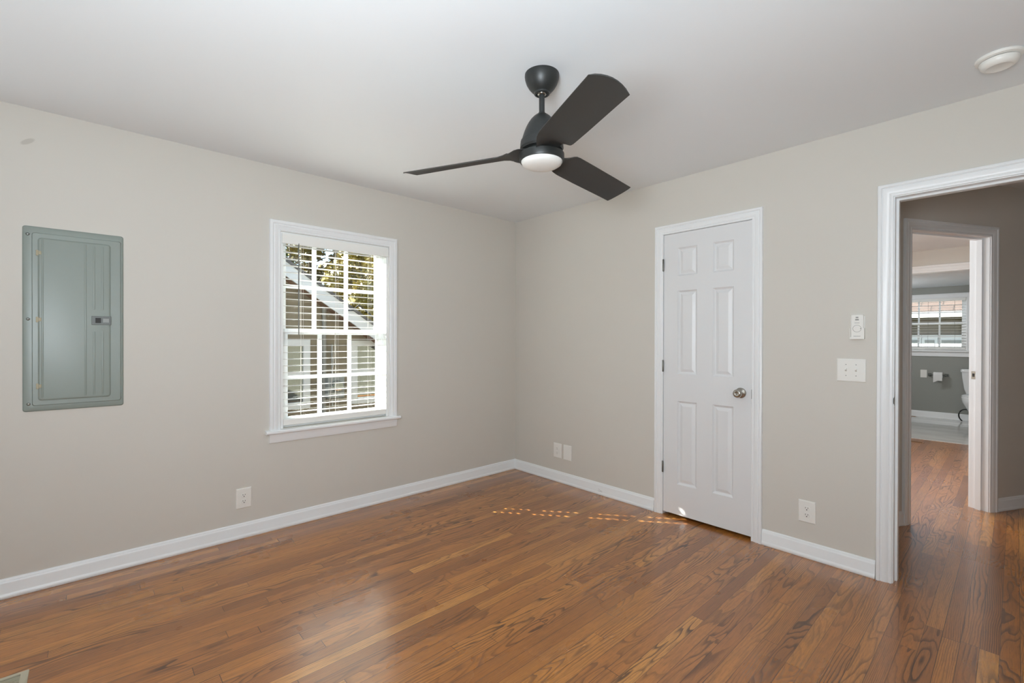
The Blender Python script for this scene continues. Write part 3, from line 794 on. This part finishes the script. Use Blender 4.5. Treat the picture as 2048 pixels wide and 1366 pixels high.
# ------------------------------------------------------------------ ceiling fan
FC = (1.948, -1.651)
fan = empty('ceiling_fan', (FC[0], FC[1], H), 'matte black three blade ceiling fan with a white round light', 'ceiling fan')
c3 = (FC[0], FC[1], 0.0)
mb = MB(); mb.lathe([(0.0, 2.44), (0.075, 2.44), (0.0755, 2.432), (0.074, 2.42), (0.068, 2.402), (0.058, 2.385), (0.046, 2.371), (0.034, 2.362), (0.033, 2.355), (0.026, 2.352), (0.024, 2.358), (0.0, 2.366)], c3, n=48)
keep(mb.build('canopy', M_FAN, smooth=40), fan)
mb = MB(); mb.lathe([(0.0, 2.371), (0.016, 2.369), (0.022, 2.360), (0.019, 2.352), (0.0125, 2.349)], c3, n=24)
keep(mb.build('hanger_ball', M_STEEL, smooth=60), fan)
mb = MB(); mb.lathe([(0.0, 2.36), (0.0125, 2.36), (0.0125, 2.262), (0.0, 2.262)], c3, n=20)
keep(mb.build('downrod', M_FAN, smooth=40), fan)
mb = MB(); mb.lathe([(0.0, 2.274), (0.015, 2.274), (0.0165, 2.271), (0.0165, 2.268), (0.027, 2.263), (0.038, 2.254), (0.049, 2.242), (0.060, 2.226), (0.069, 2.209), (0.0775, 2.188), (0.084, 2.168),
                     (0.0885, 2.150), (0.0925, 2.1485), (0.0945, 2.134), (0.0955, 2.116), (0.090, 2.108), (0.0, 2.108)], c3, n=56)
keep(mb.build('motor_housing', M_FAN, smooth=35), fan)
mb = MB(); mb.lathe([(0.0, 2.108), (0.070, 2.108), (0.072, 2.098), (0.088, 2.094), (0.0985, 2.090), (0.0985, 2.066), (0.096, 2.060), (0.092, 2.059), (0.0, 2.066)], c3, n=56)
keep(mb.build('light_ring', M_FAN, smooth=35), fan)
mb = MB(); mb.lathe([(0.0905, 2.066), (0.0905, 2.058), (0.086, 2.049), (0.073, 2.0405), (0.052, 2.0345), (0.028, 2.032), (0.0, 2.0315)], c3, n=56)
keep(mb.build('light_lens', M_LENS, smooth=50), fan)
def blade(ang):
    u = Vector((math.cos(ang), math.sin(ang), 0)); w = Vector((-math.sin(ang), math.cos(ang), 0))
    # stations: radius, low-w edge, high-w edge, height of the chord middle, pitch in degrees
    st = [(0.060, -0.052, 0.052, 2.094, -9), (0.095, -0.056, 0.055, 2.094, -9), (0.112, -0.062, 0.055, 2.094, -6), (0.128, -0.068, 0.055, 2.093, 1), (0.141, -0.071, 0.056, 2.092, 6),
          (0.144, -0.072, 0.070, 2.092, 8), (0.162, -0.073, 0.072, 2.091, 13), (0.19, -0.073, 0.072, 2.089, 16.5), (0.32, -0.073, 0.073, 2.081, 17), (0.45, -0.073, 0.073, 2.073, 16.5), (0.56, -0.073, 0.073, 2.066, 16), (0.632, -0.073, 0.073, 2.061, 16)]
    mb = MB(); rows = []
    n = 8
    def ringat(r, a, b, zc, pt, tipcurve=0.0):
        top = []; bot = []
        for k in range(n + 1):
            t = k / n; cw = a + (b - a) * t
            cam_ = 0.009 * (1 - (2 * t - 1) ** 2)
            rr = r + tipcurve * (1 - (2 * t - 1) ** 2)
            edge = 0.0022 if 0 < k < n else 0.001
            p = Vector((FC[0], FC[1], zc)) + u * rr + w * cw * math.cos(math.radians(pt)) + Vector((0, 0, -cw * math.sin(math.radians(pt)) + cam_))
            top.append(p + Vector((0, 0, edge))); bot.append(p - Vector((0, 0, edge)))
        return top + bot[::-1]
    for s in st: rows.append(ringat(*s, tipcurve=0.022 * (s[0] > 0.6)))
    mb.grid(rows, close_v=True, cap0=True, cap1=True)
    return keep(mb.build('blade', M_FANB, smooth=40), fan)
for k in range(3): blade(math.radians(93 + 120 * k))

# ------------------------------------------------------------------ floor registers
def register(name, x0, x1, y0, y1, border, nslots, mat, label, along='y'):
    r = empty(name, ((x0 + x1) / 2, (y0 + y1) / 2, 0.0), label, 'floor vent')
    mb = MB(); h = 0.005
    ix0, ix1, iy0, iy1 = x0 + border, x1 - border, y0 + border, y1 - border
    lv = [(0, 0.0), (0.001, 0.003), (0.006, h)]
    rows = [[(x0 + u, y0 + u, z), (x1 - u, y0 + u, z), (x1 - u, y1 - u, z), (x0 + u, y1 - u, z)] for u, z in lv]
    rows += [[(ix0, iy0, h), (ix1, iy0, h), (ix1, iy1, h), (ix0, iy1, h)], [(ix0, iy0, 0.0012), (ix1, iy0, 0.0012), (ix1, iy1, 0.0012), (ix0, iy1, 0.0012)]]
    mb.grid(rows, close_v=True)
    keep(mb.build('frame', mat), r)
    mb = MB(); mb.box((ix0 - 0.001, iy0 - 0.001, 0.0004), (ix1 + 0.001, iy1 + 0.001, 0.0012))
    keep(mb.build('damper', M_REGD), r)
    mb = MB()
    for k in range(1, nslots):
        if along == 'y':
            xx = ix0 + (ix1 - ix0) * k / nslots; mb.box((xx - 0.0018, iy0, 0.0013), (xx + 0.0018, iy1, h - 0.0006))
        else:
            yy = iy0 + (iy1 - iy0) * k / nslots; mb.box((ix0, yy - 0.0018, 0.0013), (ix1, yy + 0.0018, h - 0.0006))
    keep(mb.build('louver_grille', mat), r)
    return r
register('floor_register', 0.792, 0.935, -3.62, -3.289, 0.022, 10, M_REG, 'beige metal floor register at the near left edge of the oak floor')
register('floor_register', 2.30, 2.59, 4.49, 4.60, 0.014, 3, M_BREG, 'brown floor register in the oak boards before the bathroom', along='x')
register('floor_register', 2.02, 2.235, 7.06, 7.125, 0.012, 3, M_BREG, 'dark floor register in the tile against the bathroom wall', along='x')
# the register in the tile sits on the raised tile surface
bpy.data.objects['floor_register.002'].location.z = 0.004

# ------------------------------------------------------------------ bathroom things
TBW = lambda s, v, z: (s, BY - v, z)
w2 = empty('window_2', (2.39, BY, 1.55)); struct(w2, 'small white window in the bathroom wall, seen through both doorways', 'window')
mb = MB(); casing(mb, 1.955, 2.83, 1.12, 1.972, scaled(0.075), TBW)
keep(mb.build('casing', M_TRIM, smooth=35), w2)
mb = MB(); mb.box((1.85, -0.05, 1.098), (2.935, 0.045, 1.122), T=TBW); mb.box((1.875, 0.0, 1.02), (2.91, 0.015, 1.098), T=TBW)
keep(mb.build('stool', M_TRIM, bevel=0.002), w2)
mb = MB()
mb.box((1.95, -0.12, 1.125), (1.965, 0, 1.985), T=TBW); mb.box((2.82, -0.12, 1.125), (2.835, 0, 1.985), T=TBW); mb.box((1.965, -0.12, 1.97), (2.82, 0, 1.985), T=TBW); mb.box((1.965, -0.12, 1.125), (2.82, -0.02, 1.14), T=TBW)
keep(mb.build('jamb', M_VINYL), w2)
def sash2(name, y, z0, z1, hz):
    mb = MB(); T = lambda s, v, z: (s, y - v, z); st = 0.05
    mb.box((1.967, 0, z0), (1.967 + st, 0.03, z1), T=T); mb.box((2.818 - st, 0, z0), (2.818, 0.03, z1), T=T)
    mb.box((1.967 + st, 0, z0), (2.818 - st, 0.03, z0 + 0.04), T=T); mb.box((1.967 + st, 0, z1 - 0.04), (2.818 - st, 0.03, z1), T=T)
    for x in (2.245, 2.505): mb.box((x - 0.011, 0.004, z0 + 0.04), (x + 0.011, 0.024, z1 - 0.04), T=T)
    for z in hz: mb.box((1.967 + st, 0.005, z - 0.010), (2.818 - st, 0.0235, z + 0.010), T=T)
    s = keep(mb.build(name, M_VINYL), w2)
    g = MB(); g.box((1.967 + st, 0.012, z0 + 0.04), (2.818 - st, 0.016, z1 - 0.04), T=T)
    o = g.build('pane', M_GLASS); o.parent = s
sash2('upper_sash', BY + 0.105, 1.54, 1.968, (1.745,)); sash2('lower_sash', BY + 0.072, 1.142, 1.58, (1.345,))
b2 = empty('window_blind', (2.39, BY, 1.95), 'thin white slat blind in the small bathroom window', 'blind')
mb = MB(); mb.box((1.968, -0.03, 1.925), (2.817, 0.01, 1.968), T=TBW); keep(mb.build('valance', M_BLIND), b2)
mb = MB()
for k in range(17):
    z = 1.905 - k * 0.0445
    mb.box((1.972, -0.04, z), (2.813, 0.006, z + 0.0022), T=TBW)
keep(mb.build('slat_panel', M_BLIND), b2)
mb = MB(); mb.box((1.970, -0.04, 1.148), (2.815, 0.006, 1.166), T=TBW); keep(mb.build('bottom_rail', M_BLIND), b2)
for x in (2.37, 2.69):
    mb = MB(); mb.tube([TBW(x, 0.008, 1.925), TBW(x, 0.008, 1.166)], 0.0016, 5); keep(mb.build('ladder_cord', M_WAND), b2)

bpz = empty('blank_wall_plate', TBW(2.319, 0, 0.728), 'white blank plate on the bathroom wall beside the paper holder', 'wall plate')
mb = MB(); mb.box((2.278, 0, 0.664), (2.360, 0.006, 0.793), T=TBW); keep(mb.build('cover_plate', M_PLATE, bevel=0.002), bpz)
th = empty('toilet_paper_holder', TBW(2.497, 0, 0.71), 'dark metal toilet paper holder on the grey bathroom wall', 'paper holder')
for x in (2.395, 2.597):
    mb = MB(); mb.box((x - 0.022, 0, 0.690), (x + 0.022, 0.012, 0.738), T=TBW); mb.box((x - 0.010, 0.012, 0.704), (x + 0.010, 0.065, 0.724), T=TBW)
    keep(mb.build('bracket', M_LATCH, bevel=0.002), th)
mb = MB(); mb.tube([TBW(2.395, 0.055, 0.714), TBW(2.597, 0.055, 0.714)], 0.008, 10); keep(mb.build('roller', M_LATCH), th)
mb = MB()
RC = lambda x, y, z: (z, -x, y)
mb.lathe([(0.0095, -0.055), (0.048, -0.055), (0.050, -0.052), (0.050, 0.052), (0.048, 0.055), (0.0095, 0.055), (0.0095, -0.055)], (2.500, BY - 0.055, 0.714), n=36, T=RC)
tp = mb.build('toilet_paper_roll', M_PAPER, smooth=40)
mb = MB(); rows = []
for k in range(7):
    t = k / 6; rows.append([TBW(2.445 + 0.11 * j / 4, 0.1055 + 0.002 * math.sin(t * 3), 0.714 - t * (0.118 - 0.03 * min(1, j / 2))) for j in range(5)])
mb.grid(rows); o = mb.build('loose_sheet', M_PAPER); o.parent = tp
tag(tp, 'white toilet paper roll with a hanging sheet on the dark holder', 'toilet paper')

# toilet: tank against the wall, bowl towards the room
tl = empty('toilet', (2.97, 6.8, 0.004), 'white porcelain toilet half hidden by the right door jamb', 'toilet')
def oval(cx, cy, z, rx, ry, n=32, sq=2.3):
    pts = []
    for k in range(n):
        a = 2 * math.pi * k / n; c, s = math.cos(a), math.sin(a)
        pts.append((cx + rx * math.copysign(abs(c) ** (2 / sq), c), cy + ry * math.copysign(abs(s) ** (2 / sq), s), z))
    return pts
mb = MB(); tx = 2.985
mb.grid([oval(tx, 7.035, 0.44, 0.150, 0.085, sq=5), oval(tx, 7.032, 0.52, 0.175, 0.092, sq=5), oval(tx, 7.03, 0.70, 0.198, 0.098, sq=5), oval(tx, 7.03, 0.79, 0.203, 0.10, sq=5)], close_v=True, cap0=True, cap1=True)
keep(mb.build('tank', M_PORC, smooth=50), tl)
mb = MB(); mb.grid([oval(tx, 7.03, 0.79, 0.214, 0.108, sq=5), oval(tx, 7.03, 0.82, 0.216, 0.110, sq=5), oval(tx, 7.03, 0.832, 0.205, 0.10, sq=5)], close_v=True, cap0=True, cap1=True)
keep(mb.build('tank_lid', M_PORC, smooth=50), tl)
mb = MB()
mb.grid([oval(tx, 6.78, 0.006, 0.118, 0.235, sq=2.6), oval(tx, 6.78, 0.03, 0.112, 0.225, sq=2.6), oval(tx, 6.80, 0.12, 0.100, 0.20), oval(tx, 6.78, 0.20, 0.112, 0.215), oval(tx, 6.74, 0.28, 0.150, 0.24),
         oval(tx, 6.71, 0.35, 0.178, 0.262), oval(tx, 6.70, 0.395, 0.185, 0.27), oval(tx, 6.70, 0.41, 0.183, 0.268)], close_v=True, cap0=True, cap1=True)
mb.box((tx - 0.13, 6.90, 0.30), (tx + 0.13, 7.10, 0.44))
keep(mb.build('bowl', M_PORC, smooth=50), tl)
mb = MB(); mb.grid([oval(tx, 6.69, 0.411, 0.186, 0.262), oval(tx, 6.69, 0.428, 0.188, 0.264), oval(tx, 6.69, 0.434, 0.184, 0.26)], close_v=True, cap0=True, cap1=True)
keep(mb.build('seat', M_PORC, smooth=50), tl)
mb = MB(); mb.grid([oval(tx, 6.69, 0.4345, 0.184, 0.26), oval(tx, 6.69, 0.450, 0.186, 0.262), oval(tx, 6.69, 0.458, 0.170, 0.245)], close_v=True, cap0=True, cap1=True)
keep(mb.build('seat_lid', M_PORC, smooth=50), tl)
mb = MB(); mb.lathe([(0.0, 0.0), (0.013, 0.0), (0.013, 0.02), (0.0, 0.024)], (tx - 0.095, 6.72, 0.02), n=14)
keep(mb.build('bolt_cap', M_PORC), tl)
mb = MB()
pts = []
for k in range(26):
    a = math.radians(-60 + 250 * k / 25)
    pts.append((2.83 - 0.085 * math.cos(a) * 0.9, 6.985 - 0.02 * math.sin(a), 0.105 + 0.10 * math.sin(a)))
pts.append((2.86, 7.0, 0.40))
mb.tube(pts, 0.009, 8)
o = keep(mb.build('supply_hose', M_RUBBER, smooth=60), tl); o['label'] = 'black supply hose'

# ------------------------------------------------------------------ outside
mb = MB(); mb.box((-40, -30, GZ - 0.2), (-0.2, 40, GZ)); mb.box((-0.2, 5.5, GZ - 0.2), (30, 40, GZ)); mb.box((-0.2, -30, GZ - 0.2), (30, 5.5, GZ - 0.05))
struct(mb.build('ground_yard', M_GROUND), 'grass and bare soil between the houses', 'ground')
# cream siding on the outside of this house
mb = MB(); wall_boxes(mb, -5.5, 5.0, GZ, 2.9, [(-2.19, -1.35, 0.64, 2.03)], -0.19, -0.155, TL)
struct(mb.build('wall_outside', M_CREAM), 'tan lap siding on the outside of the house', 'wall')

# neighbour with a gable towards the window
NX = -3.2
nb = empty('neighbor_house', (NX, -0.5, GZ), 'tan sided gabled house beyond the bedroom window', 'house')
zr = lambda y: 2.313 - 0.667 * (y + 1.2)          # outer line of the rake
ridge_y = -2.7
def zrake(y): return zr(y) if y >= ridge_y else zr(2 * ridge_y - y)
eave_y = 0.9; eave_l = 2 * ridge_y - eave_y
mb = MB()
wy0, wy1 = eave_l + 0.45, eave_y - 0.45
poly = [(wy0, GZ), (wy1, GZ), (wy1, zrake(wy1) - 0.16), (ridge_y, zrake(ridge_y) - 0.16), (wy0, zrake(wy0) - 0.16)]
mb.grid([[(NX - 0.28, y, z) for y, z in poly], [(NX - 4.9, y, z) for y, z in poly]], close_v=True, cap0=True, cap1=True)
keep(mb.build('siding_wall', M_SIDING), nb)
mb = MB()
for (a, b) in ((eave_l, ridge_y), (ridge_y, eave_y)):
    mb.grid([[(NX + 0.02, a, zrake(a)), (NX + 0.02, b, zrake(b)), (NX + 0.02, b, zrake(b) + 0.05), (NX + 0.02, a, zrake(a) + 0.05)],
             [(NX - 5.2, a, zrake(a)), (NX - 5.2, b, zrake(b)), (NX - 5.2, b, zrake(b) + 0.05), (NX - 5.2, a, zrake(a) + 0.05)]], close_v=True, cap0=True, cap1=True)
keep(mb.build('roof', M_ROOF), nb)
mb = MB()
for (a, b) in ((eave_l, ridge_y), (ridge_y, eave_y)):
    q = [[(x, a, zrake(a) - 0.19), (x, b, zrake(b) - 0.19), (x, b, zrake(b)), (x, a, zrake(a))] for x in (NX + 0.005, NX - 0.025)]
    mb.grid(q, close_v=True, cap0=True, cap1=True)
keep(mb.build('rake_board', M_FASCIA), nb)
mb = MB()
for (a, b) in ((eave_l, ridge_y), (ridge_y, eave_y)):
    q = [[(x, a, zrake(a) - 0.175), (x, b, zrake(b) - 0.175), (x, b, zrake(b) - 0.16), (x, a, zrake(a) - 0.16)] for x in (NX - 0.025, NX - 0.28)]
    mb.grid(q, close_v=True, cap0=True, cap1=True)
keep(mb.build('soffit', M_SOFFIT), nb)
def nwin(y0, y1, z0, z1):
    mb = MB(); x = NX - 0.28; f = 0.09
    T = lambda s, v, z: (x + v, s, z)
    mb.box((y0, 0, z0), (y0 + f, 0.04, z1), T=T); mb.box((y1 - f, 0, z0), (y1, 0.04, z1), T=T); mb.box((y0 + f, 0, z1 - f), (y1 - f, 0.04, z1), T=T); mb.box((y0 + f, 0, z0), (y1 - f, 0.05, z0 + f), T=T)
    zm = (z0 + z1) / 2
    mb.box((y0 + f, 0.0, zm - 0.025), (y1 - f, 0.03, zm + 0.025), T=T)
    w = keep(mb.build('house_window', M_FASCIA), nb)
    g = MB(); g.box((y0 + f, 0.004, z0 + f), (y1 - f, 0.012, z1 - f), T=T)
    o = g.build('pane', M_MIRRORGLASS); o.parent = w
nwin(-1.75, -0.80, 0.30, 1.272)
nwin(-0.19, 0.45, 0.30, 1.262)
mb = MB(); mb.tube([(NX - 0.25, -0.60, 1.86), (NX - 0.25, -0.60, GZ + 0.1)], 0.030, 10)
keep(mb.build('downspout', M_PIPE, smooth=40), nb)
mb = MB(); mb.tube([(NX - 0.22, -0.50, 1.20), (NX - 0.22, -0.49, 0.3)], 0.016, 8)
keep(mb.build('conduit', M_PIPE, smooth=40), nb)
mb = MB(); mb.box((NX - 0.28, -0.60, 0.42), (NX - 0.10, -0.36, 0.74))
MBX = keep(mb.build('meter_box', M_METER, bevel=0.01), nb)
mb = MB(); mb.lathe([(0.085, 0.0), (0.085, 0.05), (0.07, 0.085), (0.0, 0.09)], (NX - 0.10, -0.48, 0.60), n=24, T=lambda x, y, z: (z, x, y))
o = mb.build('meter_dial', M_MIRRORGLASS, smooth=50); o.parent = MBX
mb = MB(); mb.tube([(NX + 0.03, -0.42, 1.70), (NX + 0.05, -0.30, 1.70), (NX + 0.06, -0.22, 1.78), (NX + 0.06, -0.10, 1.70), (NX + 0.05, 0.05, 1.58)], 0.010, 6)
keep(mb.build('service_cable', M_BLACKCABLE), nb)
# air conditioner condenser standing in the side yard
ac = empty('air_conditioner', (-2.55, 0.12, GZ), 'dark grey air conditioner unit on the ground by the tan house', 'air conditioner')
mb = MB(); mb.box((-2.95, -0.20, GZ), (-2.35, 0.42, GZ + 0.78))
keep(mb.build('housing', M_LATCH, bevel=0.02), ac)
mb = MB()
for k in range(12): mb.box((-2.349, -0.17, GZ + 0.08 + k * 0.055), (-2.338, 0.39, GZ + 0.10 + k * 0.055))
keep(mb.build('louver_grille', M_METER), ac)

# second neighbour seen through the bathroom window
n2 = empty('rear_house', (2.5, 13.0, GZ), 'taupe house with a pinkish shingle roof behind the bathroom window', 'house')
mb = MB(); mb.box((-3, 13.0, GZ), (9, 14.9, 2.0)); keep(mb.build('siding_wall', M_TAUPE), n2)
mb = MB(); mb.quad([(-3.4, 12.5, 1.96), (9.4, 12.5, 1.96), (9.4, 15.0, 3.35), (-3.4, 15.0, 3.35)]); mb.quad([(-3.4, 12.5, 1.90), (9.4, 12.5, 1.90), (9.4, 15.0, 3.29), (-3.4, 15.0, 3.29)])
keep(mb.build('roof', M_SHINGLE), n2)
mb = MB(); mb.box((-3.4, 12.42, 1.86), (9.4, 12.5, 2.0)); keep(mb.build('gutter', M_FASCIA, bevel=0.01), n2)
for (a, b) in ((0.95, 1.68), (1.60 + 0.09, 2.0), (2.01, 2.75)):
    mb = MB(); mb.box((a, 12.955, 0.75), (b, 13.0, 1.42))
    w = keep(mb.build('house_window', M_FASCIA), n2)
    g = MB(); g.box((a + 0.06, 12.945, 0.85), (b - 0.06, 12.956, 1.30)); o = g.build('pane', M_METER); o.parent = w

# trees
def tree(loc, h, cr, n, mat, label, leaf=0.10, trunk_r=0.10, flat=0.8, name='yard_tree', seed=1):
    rnd = random.Random(seed)
    t = empty(name, loc, label, 'tree', 'trees beyond the tan house')
    mb = MB(); x, y, z = loc
    mb.tube([(x, y, z), (x + 0.05, y, z + h * 0.35), (x - 0.05, y + 0.08, z + h * 0.7), (x, y, z + h * 0.95)], [trunk_r, trunk_r * 0.8, trunk_r * 0.5, trunk_r * 0.15], 8)
    for k in range(9):
        a = rnd.uniform(0, 6.28); zz = z + h * rnd.uniform(0.35, 0.8); L = cr * rnd.uniform(0.5, 0.95)
        mb.tube([(x, y, zz), (x + L * 0.5 * math.cos(a), y + L * 0.5 * math.sin(a), zz + L * 0.3), (x + L * math.cos(a), y + L * math.sin(a), zz + L * 0.45)], [trunk_r * 0.35, trunk_r * 0.2, 0.01], 5)
    keep(mb.build('trunk', M_BARK, smooth=60), t)
    mb = MB(); blobs = []
    for k in range(26):
        a = rnd.uniform(0, 6.28); e = rnd.uniform(-0.9, 1.0); q = cr * rnd.uniform(0.35, 0.85)
        blobs.append((x + q * math.cos(a) * math.sqrt(max(0, 1 - e * e)), y + q * math.sin(a) * math.sqrt(max(0, 1 - e * e)), z + h * 0.66 + e * h * 0.36, cr * rnd.uniform(0.22, 0.40)))
    for k in range(n):
        b = blobs[rnd.randrange(len(blobs))]
        v = Vector((rnd.gauss(0, 1), rnd.gauss(0, 1), rnd.gauss(0, 1))).normalized() * b[3] * rnd.uniform(0.55, 1.05)
        p = Vector(b[:3]) + v
        a1 = Vector((rnd.gauss(0, 1), rnd.gauss(0, 1), rnd.gauss(0, 1))).normalized(); a2 = a1.orthogonal().normalized()
        s = leaf * rnd.uniform(0.6, 1.3)
        mb.quad([p - a1 * s * 0.6, p + a2 * s * 0.32, p + a1 * s * 0.6, p - a2 * s * 0.32])
    keep(mb.build('crown', mat, merge=False), t)
    return t
tree((-10.6, 3.4, GZ), 5.6, 1.4, 9000, M_LEAF_Y, 'yellow leaved tree showing in the right panes of the bedroom window', 0.16, seed=3)
tree((-13.8, 2.7, GZ), 6.6, 1.6, 9000, M_LEAF_O, 'olive brown tree showing above the tan roof in the middle panes', 0.18, seed=5)
tree((-17.6, 7.4, GZ), 8.0, 2.5, 9000, M_LEAF_Y, 'wide yellow green tree standing behind the other yard trees', 0.26, seed=8)
tree((-22.5, 4.6, GZ), 10.0, 2.3, 5000, M_LEAF_G, 'sparse green tree with sky showing through, above the rake board', 0.24, seed=11)
